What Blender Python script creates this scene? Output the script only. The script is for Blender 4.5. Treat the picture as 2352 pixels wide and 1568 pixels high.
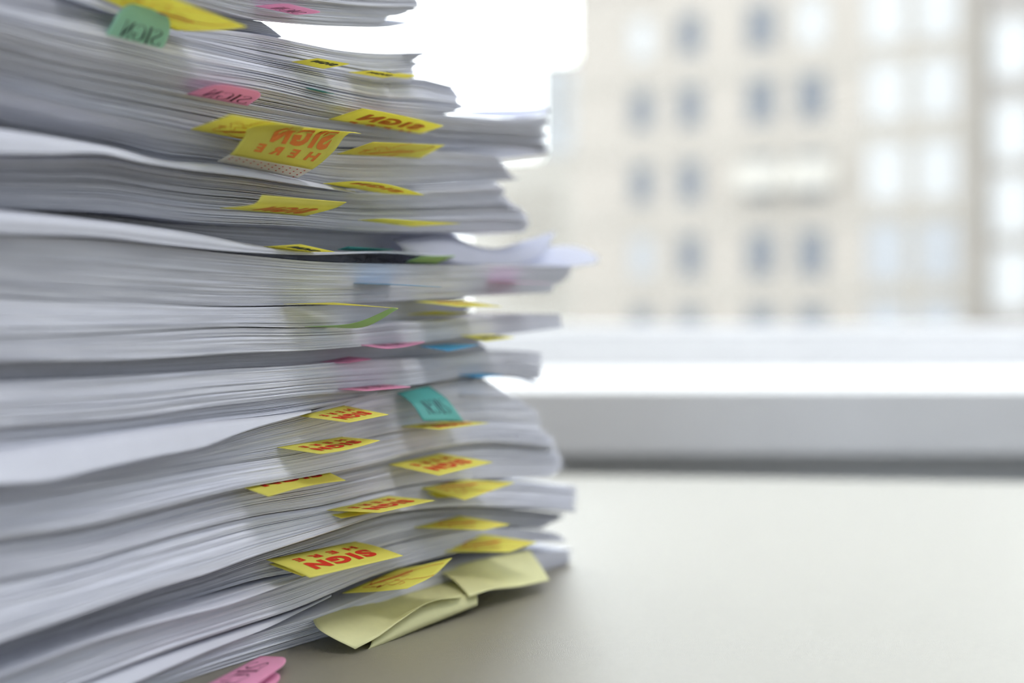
import bpy, bmesh, math, random
import numpy as np
from mathutils import Vector

# ------------------------------------------------------------------ clear
for o in list(bpy.data.objects):
    bpy.data.objects.remove(o)
SC = bpy.context.scene
COL = SC.collection
rng = np.random.default_rng(11)

# ------------------------------------------------------------------ camera
F = 2613.0                    # focal length in pixels of the 2352 wide frame (40 mm on 36 mm)
CX, HY = 1176.0, 720.0        # image centre column, horizon row
DESK = 0.735                  # desk top above the floor
CAMZ = DESK + 0.0733          # camera stands 73 mm above the desk
cam = bpy.data.cameras.new('camera')
cam.lens = 40.0; cam.sensor_width = 36.0
cam.shift_y = -(784.0 - HY) / 2352.0
cam.clip_start = 0.01; cam.clip_end = 500
cam.dof.use_dof = True
cam.dof.focus_distance = 0.249
cam.dof.aperture_fstop = 5.3
cam_o = bpy.data.objects.new('camera', cam); COL.objects.link(cam_o)
cam_o.location = (0, 0, CAMZ); cam_o.rotation_euler = (math.pi / 2, 0, 0)
SC.camera = cam_o

# ------------------------------------------------------------------ world: even overcast sky
w = bpy.data.worlds.new('overcast'); SC.world = w; w.use_nodes = True
bg = w.node_tree.nodes['Background']
bg.inputs[0].default_value = (0.94, 0.97, 1.0, 1); bg.inputs[1].default_value = 4.6

# ------------------------------------------------------------------ exposure
vs = SC.view_settings
vs.view_transform = 'Standard'; vs.look = 'None'; vs.gamma = 1.0; vs.use_curve_mapping = False
vs.exposure = 0.0
SC.cycles.max_bounces = 6; SC.cycles.diffuse_bounces = 4; SC.cycles.glossy_bounces = 2; SC.cycles.transmission_bounces = 3; SC.cycles.transparent_max_bounces = 6
SC.cycles.use_adaptive_sampling = True; SC.cycles.adaptive_threshold = 0.06; SC.cycles.adaptive_min_samples = 12
SC.cycles.use_denoising = True
SC.cycles.caustics_reflective = False; SC.cycles.caustics_refractive = False

# ------------------------------------------------------------------ large area lights (ceiling panels of the room, side window)
def area(name, loc, target, sx, sy, power, col):
    l = bpy.data.lights.new(name, 'AREA'); l.shape = 'RECTANGLE'; l.size = sx; l.size_y = sy
    l.energy = power; l.color = col
    o = bpy.data.objects.new(name, l); COL.objects.link(o)
    o.location = loc
    o.rotation_euler = (Vector(target) - Vector(loc)).to_track_quat('-Z', 'Y').to_euler()
    return o
area('ceiling_panel_offscreen', (0.55, -0.65, 2.66), (0.55, -0.65, 0), 1.2, 0.6, 22, (1.0, 0.985, 0.965))
area('window_rear_offscreen', (-0.75, -3.12, 1.6), (0.0, 0.5, 1.0), 2.4, 1.4, 41, (0.66, 0.79, 1.0))

# ------------------------------------------------------------------ helpers
def tag(o, label=None, cat=None, group=None, kind=None):
    if label: o['label'] = label
    if cat: o['category'] = cat
    if group: o['group'] = group
    if kind: o['kind'] = kind
    return o

def mesh_obj(name, verts, faces, mat, parent=None, smooth=False, loc=None):
    me = bpy.data.meshes.new(name)
    v = np.asarray(verts, dtype=float)
    if loc is not None: v = v - np.asarray(loc)
    me.from_pydata(v.tolist(), [], faces)
    if smooth:
        me.polygons.foreach_set('use_smooth', [True] * len(me.polygons))
    me.update()
    if mat: me.materials.append(mat)
    o = bpy.data.objects.new(name, me); COL.objects.link(o)
    if parent is not None: o.parent = parent
    return o

def empty(name, loc=(0, 0, 0)):
    o = bpy.data.objects.new(name, None); COL.objects.link(o); o.location = loc
    o.empty_display_size = 0.02
    return o

class MB:
    def __init__(s): s.v = []; s.f = []
    def box(s, x0, x1, y0, y1, z0, z1, M=None):
        b = len(s.v)
        for z in (z0, z1):
            for (x, y) in ((x0, y0), (x1, y0), (x1, y1), (x0, y1)):
                p = (x, y, z)
                s.v.append(M(p) if M else p)
        s.f += [tuple(b + i for i in q) for q in ((3, 2, 1, 0), (4, 5, 6, 7), (0, 1, 5, 4), (1, 2, 6, 5), (2, 3, 7, 6), (3, 0, 4, 7))]
        return s
    def build(s, name, mat, parent=None, bevel=0, loc=None):
        o = mesh_obj(name, s.v, s.f, mat, parent, loc=loc)
        if bevel:
            m = o.modifiers.new('bevel', 'BEVEL'); m.width = bevel; m.segments = 3; m.limit_method = 'ANGLE'
        return o

# ------------------------------------------------------------------ materials
def mat(name, col, rough=0.6, spec=0.3, trans=0.0, noise=0.0, nscale=40.0, bump=0.0, bscale=400.0, stretch=None, metallic=0.0, island=0.0, tcol=None):
    m = bpy.data.materials.new(name); m.use_nodes = True
    nt = m.node_tree; N = nt.nodes; L = nt.links
    p = N['Principled BSDF']; out = N['Material Output']
    p.inputs['Base Color'].default_value = (*col, 1)
    p.inputs['Roughness'].default_value = rough
    p.inputs['Specular IOR Level'].default_value = spec
    p.inputs['Metallic'].default_value = metallic
    tc = N.new('ShaderNodeTexCoord')
    src = tc.outputs['Object']
    if stretch:
        mp = N.new('ShaderNodeMapping'); mp.inputs['Scale'].default_value = stretch
        L.new(src, mp.inputs['Vector']); src = mp.outputs['Vector']
    colsock = None
    if noise or island:
        hsv = N.new('ShaderNodeHueSaturation'); hsv.inputs['Color'].default_value = (*col, 1)
        v = None
        if noise:
            nz = N.new('ShaderNodeTexNoise'); nz.inputs['Scale'].default_value = nscale; nz.inputs['Detail'].default_value = 6
            L.new(src, nz.inputs['Vector'])
            mr = N.new('ShaderNodeMapRange'); mr.inputs[1].default_value = 0.3; mr.inputs[2].default_value = 0.7
            mr.inputs[3].default_value = 1 - noise; mr.inputs[4].default_value = 1 + noise
            L.new(nz.outputs['Fac'], mr.inputs[0]); v = mr.outputs[0]
        if island:
            g = N.new('ShaderNodeNewGeometry')
            mr2 = N.new('ShaderNodeMapRange'); mr2.inputs[3].default_value = 1 - island; mr2.inputs[4].default_value = 1.0
            L.new(g.outputs['Random Per Island'], mr2.inputs[0])
            if v is None: v = mr2.outputs[0]
            else:
                mu = N.new('ShaderNodeMath'); mu.operation = 'MULTIPLY'
                L.new(v, mu.inputs[0]); L.new(mr2.outputs[0], mu.inputs[1]); v = mu.outputs[0]
        L.new(v, hsv.inputs['Value'])
        colsock = hsv.outputs['Color']; L.new(colsock, p.inputs['Base Color'])
    if bump:
        nb = N.new('ShaderNodeTexNoise'); nb.inputs['Scale'].default_value = bscale; nb.inputs['Detail'].default_value = 4
        L.new(tc.outputs['Object'], nb.inputs['Vector'])
        b = N.new('ShaderNodeBump'); b.inputs['Strength'].default_value = bump; b.inputs['Distance'].default_value = 0.0004
        L.new(nb.outputs['Fac'], b.inputs['Height']); L.new(b.outputs['Normal'], p.inputs['Normal'])
    if trans:
        t = N.new('ShaderNodeBsdfTranslucent')
        t.inputs['Color'].default_value = (*(tcol or col), 1)
        mx = N.new('ShaderNodeMixShader'); mx.inputs[0].default_value = trans
        L.new(p.outputs[0], mx.inputs[1]); L.new(t.outputs[0], mx.inputs[2]); L.new(mx.outputs[0], out.inputs['Surface'])
    return m

M_paper = mat('paper_edges', (0.805, 0.82, 0.905), 0.75, 0.15, noise=0.06, nscale=900, stretch=(0.08, 0.08, 1), island=0.16)
M_sheet = mat('paper_sheet', (0.805, 0.82, 0.905), 0.7, 0.15, trans=0.3, noise=0.02, nscale=300)
M_yellow = mat('flag_yellow', (0.87, 0.835, 0.23), 0.55, 0.25, trans=0.5, noise=0.03, nscale=120, tcol=(0.99, 0.94, 0.27))
M_pink = mat('flag_pink', (0.92, 0.46, 0.66), 0.5, 0.3, trans=0.42, noise=0.03, nscale=120, tcol=(1.0, 0.60, 0.84))
M_green = mat('flag_green', (0.46, 0.86, 0.68), 0.5, 0.3, trans=0.2, noise=0.03, nscale=120, tcol=(0.60, 0.98, 0.84))
M_lime = mat('flag_lime', (0.52, 0.76, 0.36), 0.5, 0.3, trans=0.4, noise=0.03, nscale=120)
M_teal = mat('flag_teal', (0.13, 0.50, 0.47), 0.5, 0.3, trans=0.35, noise=0.03, nscale=120)
M_blue = mat('flag_blue', (0.08, 0.38, 0.70), 0.5, 0.3, trans=0.2, noise=0.03, nscale=120)
M_note = mat('note_pale_yellow', (0.81, 0.80, 0.48), 0.7, 0.15, trans=0.3, noise=0.03, nscale=500, bump=0.15, bscale=3000)
M_thin = mat('thin_page', (0.805, 0.82, 0.905), 0.7, 0.15, trans=0.65, noise=0.02, nscale=300)
M_film = mat('clear_film', (0.85, 0.82, 0.76), 0.35, 0.4, trans=0.5)
M_red = mat('ink_red', (0.60, 0.035, 0.018), 0.6, 0.2)
M_orange = mat('ink_orange_show_through', (0.82, 0.24, 0.05), 0.6, 0.2)
M_dark = mat('ink_dark_grey', (0.035, 0.05, 0.07), 0.6, 0.2)
M_maroon = mat('ink_maroon', (0.10, 0.02, 0.05), 0.6, 0.2)
M_desk = mat('desk_laminate', (0.235, 0.217, 0.175), 0.33, 1.0, noise=0.05, nscale=900, bump=0.3, bscale=4200)
M_sill = mat('sill_white_paint', (0.80, 0.80, 0.81), 0.4, 0.4, noise=0.02, nscale=20)
M_frame = mat('window_frame_paint', (0.80, 0.80, 0.81), 0.4, 0.4, noise=0.02, nscale=20)
M_wall = mat('wall_paint', (0.72, 0.72, 0.71), 0.8, 0.2, noise=0.02, nscale=8)
M_floor = mat('floor_carpet_grey', (0.30, 0.29, 0.28), 0.9, 0.1, noise=0.15, nscale=60)
M_facade = mat('facade_cream_brick', (0.252, 0.232, 0.211), 0.85, 0.1, noise=0.03, nscale=0.6)
M_facade2 = mat('facade_pink_grey', (0.185, 0.172, 0.164), 0.85, 0.1, noise=0.03, nscale=0.6)
M_facade3 = mat('facade_pale_blue', (0.27, 0.28, 0.295), 0.85, 0.1, noise=0.02, nscale=0.6)
M_band = mat('facade_trim', (0.262, 0.247, 0.225), 0.85, 0.1, noise=0.02, nscale=0.6)
M_pane = mat('far_pane_blue_grey', (0.068, 0.077, 0.094), 0.25, 0.5, noise=0.1, nscale=1.0)
M_panew = mat('far_pane_painted_sky', (0.275, 0.278, 0.285), 0.5, 0.5, noise=0.02, nscale=1.0)  # white base colour stands in for sky reflected in the far panes
M_panem = mat('far_pane_pale_blue', (0.203, 0.210, 0.226), 0.4, 0.5, noise=0.05, nscale=1.0)
M_awning = mat('awning_cream_canvas', (0.33, 0.315, 0.29), 0.8, 0.1, noise=0.02, nscale=1.0)
M_facade4 = mat('facade_light_cream', (0.30, 0.287, 0.265), 0.85, 0.1, noise=0.02, nscale=0.6)
M_ground = mat('street_grey', (0.55, 0.54, 0.52), 0.9, 0.1, noise=0.1, nscale=0.2)
M_metal = mat('desk_leg_metal', (0.35, 0.35, 0.36), 0.4, 0.5, metallic=0.6, noise=0.03)

def glass_mat():
    m = bpy.data.materials.new('window_glass'); m.use_nodes = True
    nt = m.node_tree; N = nt.nodes; L = nt.links
    N.remove(N['Principled BSDF'])
    t = N.new('ShaderNodeBsdfTransparent'); t.inputs[0].default_value = (0.97, 0.985, 0.98, 1)
    g = N.new('ShaderNodeBsdfGlossy'); g.inputs['Roughness'].default_value = 0.02
    mx = N.new('ShaderNodeMixShader'); mx.inputs[0].default_value = 0.04
    L.new(t.outputs[0], mx.inputs[1]); L.new(g.outputs[0], mx.inputs[2]); L.new(mx.outputs[0], N['Material Output'].inputs['Surface'])
    return m
M_glass = glass_mat()

M_desk.node_tree.nodes['Principled BSDF'].inputs['IOR'].default_value = 1.6
# ------------------------------------------------------------------ the room
XL, XR, YB, CE = -2.3, 2.9, -3.2, 2.7
WY = 0.86                                   # inner face of the window wall
SILL_TOP = CAMZ - 0.0405; SILL_BOT = CAMZ - 0.0755; SILL_Y = 0.605
tag(MB().box(XL, XR, YB, WY + 0.25, -0.1, 0.0).build('floor', M_floor), kind='structure')
tag(MB().box(XL, XR, YB, WY + 0.25, CE, CE + 0.1).build('ceiling', M_wall), kind='structure')
tag(MB().box(XL - 0.1, XL, YB, WY + 0.25, 0, CE).build('wall_left', M_wall), kind='structure')
tag(MB().box(XR, XR + 0.1, YB, WY + 0.25, 0, CE).build('wall_right', M_wall), kind='structure')
tag(MB().box(XL, XR, YB - 0.1, YB, 0, CE).build('wall_back', M_wall), kind='structure')
WX0, WX1, WZ1 = -1.9, 2.5, 2.52             # window opening
mb = MB()
mb.box(XL, WX0, WY, WY + 0.25, 0, CE); mb.box(WX1, XR, WY, WY + 0.25, 0, CE); mb.box(WX0, WX1, WY, WY + 0.25, WZ1, CE)
tag(mb.build('wall_front', M_wall), kind='structure')
tag(MB().box(XL, XR, 0.66, WY + 0.25, 0, SILL_BOT).build('wall_below_window', M_wall), kind='structure')
sill = MB().box(XL, XR, SILL_Y, 0.86, SILL_BOT, SILL_TOP).build('trim_1', M_sill, bevel=0.0015)
tag(sill, 'broad white painted window sill behind the desk', None, kind='structure')
# window with a stepped bottom rail, posts and glass
win = empty('window_1', (0.3, 0.88, SILL_TOP)); tag(win, 'wide white framed office window above the sill', None, kind='structure')
def child_box(name, dims, m, parent, bevel=0.0):
    x0, x1, y0, y1, z0, z1 = dims; l = parent.location
    return MB().box(x0 - l.x, x1 - l.x, y0 - l.y, y1 - l.y, z0 - l.z, z1 - l.z).build(name, m, parent, bevel)
ZR1, ZR2, ZR3 = CAMZ - 0.0305, CAMZ - 0.0170, CAMZ - 0.0088
child_box('bottom_rail', (WX0, WX1, 0.835, 1.00, SILL_TOP, ZR1), M_frame, win, 0.002)
child_box('rail_step', (WX0, WX1, 0.862, 0.99, ZR1, ZR2), M_frame, win, 0.002)
child_box('sash_rail', (WX0, WX1, 0.89, 0.95, ZR2, ZR3), M_frame, win, 0.002)
child_box('top_rail', (WX0, WX1, 0.862, 0.99, WZ1 - 0.06, WZ1), M_frame, win, 0.002)
for xp in (WX0, WX1 - 0.06, -0.62, 1.22):
    child_box('post', (xp, xp + 0.06, 0.885, 0.955, ZR3, WZ1 - 0.06), M_frame, win, 0.002)
for (a, b) in ((WX0 + 0.06, -0.62), (-0.56, 1.22), (1.28, WX1 - 0.06)):
    child_box('pane', (a, b, 0.916, 0.922, ZR3, WZ1 - 0.06), M_glass, win)
# ceiling panel lamp and rear window surrounds
cl = empty('ceiling_lamp', (0.55, -0.65, 2.66)); tag(cl, 'flat white ceiling panel lamp over the desk', 'lamp')
mb = MB()
for (a, b, c, d) in ((-.64, -.6, -.34, .34), (.6, .64, -.34, .34), (-.6, .6, -.34, -.3), (-.6, .6, .3, .34)):
    mb.box(a, b, c, d, -0.01, 0.038)
mb.build('lamp_frame', M_frame, cl)
MB().box(-0.6, 0.6, -0.3, 0.3, 0.02, 0.038).build('diffuser', M_panew, cl)

# ------------------------------------------------------------------ desk
dk = empty('desk', (0.2, -0.05, 0)); tag(dk, 'pale grey laminate desk under the stack of papers', 'desk')
# rear edge runs slightly askew to the window
def rear(x): return 0.522 - 0.115 * x
v = []
for z in (DESK - 0.03, DESK):
    for (x, y) in ((-0.95, -0.55), (1.15, -0.55 - 0.115 * 0), (1.15, rear(1.15)), (-0.95, rear(-0.95))):
        v.append((x - 0.2, y + 0.05, z))
mesh_d = mesh_obj('desk_top', v, [(3, 2, 1, 0), (4, 5, 6, 7), (0, 1, 5, 4), (1, 2, 6, 5), (2, 3, 7, 6), (3, 0, 4, 7)], M_desk, dk)
bm_ = mesh_d.modifiers.new('bevel', 'BEVEL'); bm_.width = 0.002; bm_.segments = 3
for (x, y) in ((-0.88, -0.48), (1.06, -0.48), (1.06, 0.30), (-0.88, 0.50)):
    MB().box(x - 0.2 - .025, x - 0.2 + .025, y + .05 - .025, y + .05 + .025, 0.0, DESK - 0.03).build('leg', M_metal, dk, 0.002)

# ------------------------------------------------------------------ buildings across the street
class Plane:
    """vertical wall through (px column, depth) with a horizontal vanishing column"""
    def __init__(s, px, depth, vpx):
        d = np.array([(vpx - CX) / F, 1.0]); d /= np.linalg.norm(d)
        if d[0] < 0: d = -d
        s.d = d; s.P = np.array([(px - CX) / F * depth, depth])
        n = np.array([d[1], -d[0]])
        if n[1] > 0: n = -n
        s.n = n
    def uz(s, px, py):
        r = np.array([(px - CX) / F, 1.0])
        t = (s.P @ s.n) / (r @ s.n)
        p = r * t
        return float((p - s.P) @ s.d), float(CAMZ - (py - HY) / F * t)
    def pt(s, u, w_, z):
        p = s.P + s.d * u + s.n * w_
        return (p[0], p[1], z)
GZ = -14.0
tag(MB().box(-60, 90, 6, 160, GZ - 0.2, GZ).build('street', M_ground), 'grey street far below between the buildings', kind='structure')

def facade(name, label, plane, px0, px1, pytop, m, depth, wins, bands=()):
    u0, _ = plane.uz(px0, HY); u1, _ = plane.uz(px1, HY)
    _, zt = plane.uz(0.5 * (px0 + px1), pytop)
    root = empty(name, plane.pt(0.5 * (u0 + u1), -depth / 2, GZ))
    tag(root, label, 'building')
    L = np.array(root.location)
    def bx(nm, a, b, w0, w1, z0, z1, mm, par=root):
        mb = MB().box(a, b, w0, w1, z0, z1, M=lambda p: tuple(np.array(plane.pt(p[0], p[1], p[2])) - L))
        # plane.n points to the camera, so the box winding stays outward
        return mb.build(nm, mm, par)
    bx('wall', u0, u1, -depth, 0, GZ, zt, m)
    bx('parapet', u0 - .15, u1 + .15, -depth, 0.15, zt, zt + 0.5, M_band)
    for (py, h) in bands:
        _, z = plane.uz(0.5 * (px0 + px1), py)
        bx('string_course', u0, u1, 0, 0.12, z - h / 2, z + h / 2, M_band)
    for (px, u_ref_py, z, ww, hh, pm, extra) in wins:
        u, _ = plane.uz(px, HY)
        t = 0.12
        fr = MB()
        for (a, b, c, d) in ((u - ww/2 - t, u - ww/2, z - hh/2 - t, z + hh/2 + t), (u + ww/2, u + ww/2 + t, z - hh/2 - t, z + hh/2 + t),
                             (u - ww/2, u + ww/2, z + hh/2, z + hh/2 + t), (u - ww/2 - .08, u + ww/2 + .08, z - hh/2 - t, z - hh/2)):
            fr.box(a, b, 0, 0.10, c, d, M=lambda p: tuple(np.array(plane.pt(p[0], p[1], p[2])) - L))
        f = fr.build('window', M_band, root)
        bx('pane', u - ww/2, u + ww/2, 0.0, 0.03, z - hh/2, z + hh/2, pm, f)
        if extra == 'awning':
            aw = MB()
            aw.box(u - ww/2 - .45, u + ww/2 + .45, 0.0, 1.0, 0, 1, M=lambda p: tuple(np.array(plane.pt(p[0], p[1], z + 0.0 * p[2] + (0.55 if p[2] > .5 else -.15) - 0.45 * p[1] + (0.2 if p[2] > .5 else 0))) - L))
            aw.build('awning', M_awning, root)
    return root

PL = Plane(1800, 52.0, -4400)
cols = [(1475, 55, 95), (1585, 58, 98), (1748, 64, 102), (1865, 64, 102), (2035, 82, 124), (2155, 82, 124)]
def zrow(pl, px, py): return pl.uz(px, py)[1]
rows = [zrow(PL, 1585, y) for y in (80, 245, 418, 588, 752)]
style = {(0, 0): 'w', (3, 0): 'l', (0, 3): 'w'}
wins = []
for ci, (px, wpx, hpx) in enumerate(cols):
    t = np.linalg.norm(np.array(PL.pt(PL.uz(px, HY)[0], 0, 0))[:2])
    sc = 52.0 / F
    for ri, z in enumerate(rows):
        pm = M_pane; ex = None
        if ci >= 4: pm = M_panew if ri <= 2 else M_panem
        st = style.get((ri, ci))
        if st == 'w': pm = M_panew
        if st == 'l': pm = M_panem
        if ri == 2 and ci in (2, 3): ex = 'awning'
        wins.append((px, 0, z, wpx * sc, hpx * sc, pm, ex))
facade('apartment_building', 'tall cream building with rows of small dark windows across the street', PL, 1316, 2262, -70, M_facade, 12, wins,
       bands=[(0.5 * (a + b), 0.25) for a, b in ((80, 245), (245, 418), (418, 588), (588, 752))])
PR = Plane(2300, 47.0, -4400)
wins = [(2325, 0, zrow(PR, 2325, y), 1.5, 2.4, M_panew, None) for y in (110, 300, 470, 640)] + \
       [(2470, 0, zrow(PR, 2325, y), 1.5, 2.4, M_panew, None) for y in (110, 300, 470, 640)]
facade('corner_building', 'pinkish grey building with pale windows beside the tall cream building', PR, 2268, 2600, -70, M_facade2, 10, wins)
PB = Plane(1260, 75.0, -6000)
wins = [(px, 0, zrow(PB, 1200, y), 1.6, 2.2, M_band, None) for px in (1180, 1250) for y in (470, 560, 650)]
facade('low_building', 'low cream building with flat white roof left of the tall building', PB, 1060, 1325, 372, M_facade4, 10, wins)
PT = Plane(1260, 95.0, -6000)
wins = [(px, 0, zrow(PT, 1260, y), 1.8, 2.4, M_facade3, None) for px in (1262, 1300) for y in (190, 270)]
facade('distant_building', 'pale bluish distant building rising behind the low building', PT, 1235, 1330, 150, M_facade3, 10, wins)

# ------------------------------------------------------------------ the stack: mapping from the front face of the pile
VPX = 3200.0
aa = math.atan((VPX - CX) / F)
DIR = np.array([math.sin(aa), math.cos(aa)])            # along the front edges of the sheets, away from the camera
NRM = np.array([math.cos(aa), -math.sin(aa)])           # out of the front face
P0 = np.array([(700 - CX) / F * 0.253, 0.253])
D0 = float(P0 @ NRM)
def pts(x, y, w_):
    """points where the pile's face, shifted out by w_ metres, meets the sight lines"""
    x = np.asarray(x, float); y = np.asarray(y, float); w_ = np.broadcast_to(np.asarray(w_, float), x.shape)
    rx = (x - CX) / F
    Z = (D0 + w_) / (NRM[0] * rx + NRM[1])
    return np.stack([rx * Z, Z, CAMZ - (y - HY) / F * Z], -1)

def pchip(xs, ys, x):
    xs = np.asarray(xs, float); ys = np.asarray(ys, float); x = np.asarray(x, float)
    h = np.diff(xs); d = np.diff(ys) / h
    m = np.zeros_like(xs); m[0] = d[0]; m[-1] = d[-1]
    for i in range(1, len(xs) - 1):
        m[i] = (d[i-1] * h[i] + d[i] * h[i-1]) / (h[i] + h[i-1])      # smooth (not strictly monotone)
    k = np.clip(np.searchsorted(xs, x) - 1, 0, len(xs) - 2)
    t = (x - xs[k]) / h[k]
    t2, t3 = t * t, t * t * t
    return (2*t3 - 3*t2 + 1) * ys[k] + (t3 - 2*t2 + t) * h[k] * m[k] + (-2*t3 + 3*t2) * ys[k+1] + (t3 - t2) * h[k] * m[k+1]

def guide(g, x):
    xs = [p[0] for p in g]; ys = [p[1] for p in g]
    x = np.asarray(x, float)
    y = pchip(xs, ys, np.clip(x, xs[0], xs[-1]))
    lo = x < xs[0]; hi = x > xs[-1]
    y = np.where(lo, HY + (ys[0] - HY) * (VPX - x) / (VPX - xs[0]), y)    # level beyond the traced ends
    y = np.where(hi, HY + (ys[-1] - HY) * (VPX - x) / (VPX - xs[-1]), y)
    return y

def smooth_noise(x, amp, scale, seed):
    r = np.random.default_rng(seed)
    out = np.zeros_like(x)
    for k in range(3):
        out += amp * r.normal() * np.sin(x / (scale / (k + 1)) + r.uniform(0, 6.28)) / (k + 1)
    return out

def wval(spec, x):
    if isinstance(spec, (int, float)): return np.full_like(x, spec * 0.001)
    return np.interp(x, [p[0] for p in spec], [p[1] for p in spec]) * 0.001

def sheet_geo(xs, yc, w_, th, depth, lift=None):
    """one sheet: front edge along the traced line, running back into the pile"""
    n = len(xs)
    P = pts(xs, yc, w_)
    up = np.array([0, 0, 1.0])
    back = np.array([-NRM[0], -NRM[1], 0])
    B = P + back * depth
    if lift is not None: B[:, 2] += lift
    th = np.broadcast_to(th, (n,))[:, None]
    V = np.concatenate([P + up * th / 2, P - up * th / 2, B + up * th / 2, B - up * th / 2])
    Fc = []
    for i in range(n - 1):
        a, b = i, i + 1
        Fc.append((n + a, n + b, b, a))                    # front
        Fc.append((a, b, 2*n + b, 2*n + a))                # top
        Fc.append((n + b, n + a, 3*n + a, 3*n + b))        # bottom
        Fc.append((2*n + a, 2*n + b, 3*n + b, 3*n + a))    # back
    e = n - 1
    Fc.append((e, n + e, 3*n + e, 2*n + e))
    Fc.append((n, 0, 2*n, 3*n))
    return V, Fc

LEFT = [-760, -520, -330, -190, -90]
def bundle(label, top, bot, ends, wt, wb, pitch=0.125, fill=(0.80, 1.0), jit=0.22, gapp=0.10, seed=0, depth=0.185, lift=0.0, endjit=4.0, wave=0.5, m=None, bow=0.0, floorz=None):
    """ends: list of (t, px) right-hand ends; wt/wb: how far (mm) the top and bottom sheets stand out"""
    r = np.random.default_rng(100 + seed)
    xr = np.array([650.0 if ends[0][1] > 700 else ends[0][1] * .8])
    zt = pts(xr, guide(top, xr), 0)[0, 2]; zb = pts(xr, guide(bot, xr), 0)[0, 2]
    N = max(3, int(round((zt - zb) / (pitch * 0.001))))
    root_x = np.array([600.0])
    rp = pts(root_x, guide(bot, root_x), -0.02)[0]
    root = empty('paper_bundle', tuple(rp)); tag(root, label, 'paper bundle', 'bundles of the paper stack')
    V, Fc, off = [], [], 0
    grp = 0.0; gend = 0.0
    for i in range(N):
        t = (i + 0.5) / N
        xe = np.interp(t, [p[0] for p in ends], [p[1] for p in ends])
        grp = 0.75 * grp + r.normal() * jit * 0.6
        gend = 0.7 * gend + r.normal() * endjit * .7
        wj = grp + r.normal() * jit * 0.6
        if r.random() < gapp and 0 < i < N - 1: wj -= r.uniform(0.8, 2.6)
        xe = xe + gend + r.normal() * endjit * .5
        xs = np.concatenate([LEFT, np.linspace(0, xe, 34)])
        yt = guide(top, xs); yb = guide(bot, xs)
        w_ = (1 - t) * wval(wt, xs) + t * wval(wb, xs) + bow * 0.001 * math.sin(math.pi * t) + wj * 0.001 + smooth_noise(xs, 0.00010, 160, int(r.integers(1e9)))
        pp = (yb - yt) / N
        yc = yt + (yb - yt) * t + np.clip(smooth_noise(xs, wave * 0.22, 210, int(r.integers(1e9))), -.45, .45) * pp
        Zl = (D0 + w_) / (NRM[0] * (xs - CX) / F + NRM[1])
        th = np.clip(pp / F * Zl * r.uniform(*fill), 0.00004, 0.0005)
        lf = None
        if lift: lf = lift * np.clip(xs / 700, 0, 1) * depth
        v, f = sheet_geo(xs, yc, w_, th, depth + r.normal() * .002, lf)
        if i in (0, N - 1):
            mesh_obj('sheet', v, f, m or M_paper, root, loc=rp)
        else:
            V.append(v); Fc += [tuple(k + off for k in q) for q in f]; off += len(v)
    o = mesh_obj('inner_sheets', np.concatenate(V), Fc, m or M_paper, root, loc=rp)
    o['kind'] = 'stuff'
    return root

def desk_line(x): return HY + 580.0 / 1890.0 * (VPX - x)

# traced edges of the bundles, from the top of the pile downwards
G = {}
G['a0'] = [(0, -420), (300, -330), (600, -240), (800, -190), (960, -170)]
G['a1'] = [(0, -190), (250, -95), (420, -38), (560, -12), (700, 2), (850, 16), (963, 18)]
G['b1'] = [(0, -150), (250, -60), (416, 0), (500, 22), (565, 40), (700, 57), (800, 62), (886, 63), (963, 50)]
G['c0'] = [(0, -45), (143, 0), (268, 38), (400, 64), (520, 70), (600, 80), (689, 98), (779, 115), (868, 122), (975, 119)]
G['c1'] = [(0, -10), (110, 12), (220, 33), (393, 82), (475, 102), (600, 132), (689, 149), (779, 165), (868, 182), (960, 178)]
G['d1'] = [(0, 54), (161, 98), (298, 128), (432, 160), (600, 187), (779, 229), (898, 250), (1076, 262)]
G['e1'] = [(0, 125), (178, 167), (298, 190), (417, 214), (567, 241), (769, 277), (1018, 312), (1160, 320), (1255, 330)]
G['e0'] = [(0, 56), (161, 100), (298, 130), (432, 162), (600, 189), (779, 231), (898, 252), (1076, 267), (1165, 272), (1255, 266)]
G['f1'] = [(0, 199), (208, 250), (286, 265), (431, 295), (560, 320), (700, 334), (860, 338), (1017, 340), (1200, 340), (1258, 354)]
G['g0'] = [(0, 202), (208, 253), (286, 268), (431, 298), (560, 324), (700, 338), (860, 344), (1017, 346), (1145, 358)]
G['g1'] = [(0, 298), (150, 320), (262, 339), (372, 366), (500, 378), (600, 396), (690, 412), (757, 424), (817, 430), (965, 426), (1185, 412)]
G['h0'] = [(0, 352), (119, 352), (253, 354), (298, 364), (417, 385), (565, 403), (700, 424), (817, 434), (965, 428), (1150, 416)]
G['h1'] = [(0, 478), (100, 480), (262, 487), (446, 508), (700, 520), (804, 529), (1000, 533), (1206, 533)]
G['i0'] = [(0, 540), (238, 552), (387, 568), (500, 580), (595, 589), (700, 599), (908, 607), (1146, 609), (1313, 613)]
G['i1'] = [(0, 680), (150, 688), (351, 697), (491, 702), (700, 700), (850, 694), (950, 690), (1081, 681), (1260, 672)]
G['j0'] = [(0, 684), (150, 691), (351, 699), (491, 705), (700, 702), (850, 694.5), (950, 690.5), (1081, 681.5)]
G['j1'] = [(0, 772), (200, 766), (357, 759), (536, 750), (700, 752), (830, 747), (900, 738), (1050, 730), (1090, 726)]
G['k0'] = [(0, 775), (200, 769), (357, 761), (536, 753), (700, 754), (830, 749), (900, 740), (1027, 736), (1110, 723), (1292, 721)]
G['k1'] = [(0, 829), (357, 822), (565, 810), (700, 805), (830, 795), (975, 784), (1060, 776), (1170, 767), (1292, 752)]
G['l1'] = [(0, 878), (298, 863), (491, 850), (700, 838), (800, 829), (1000, 820), (1130, 808)]
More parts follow.
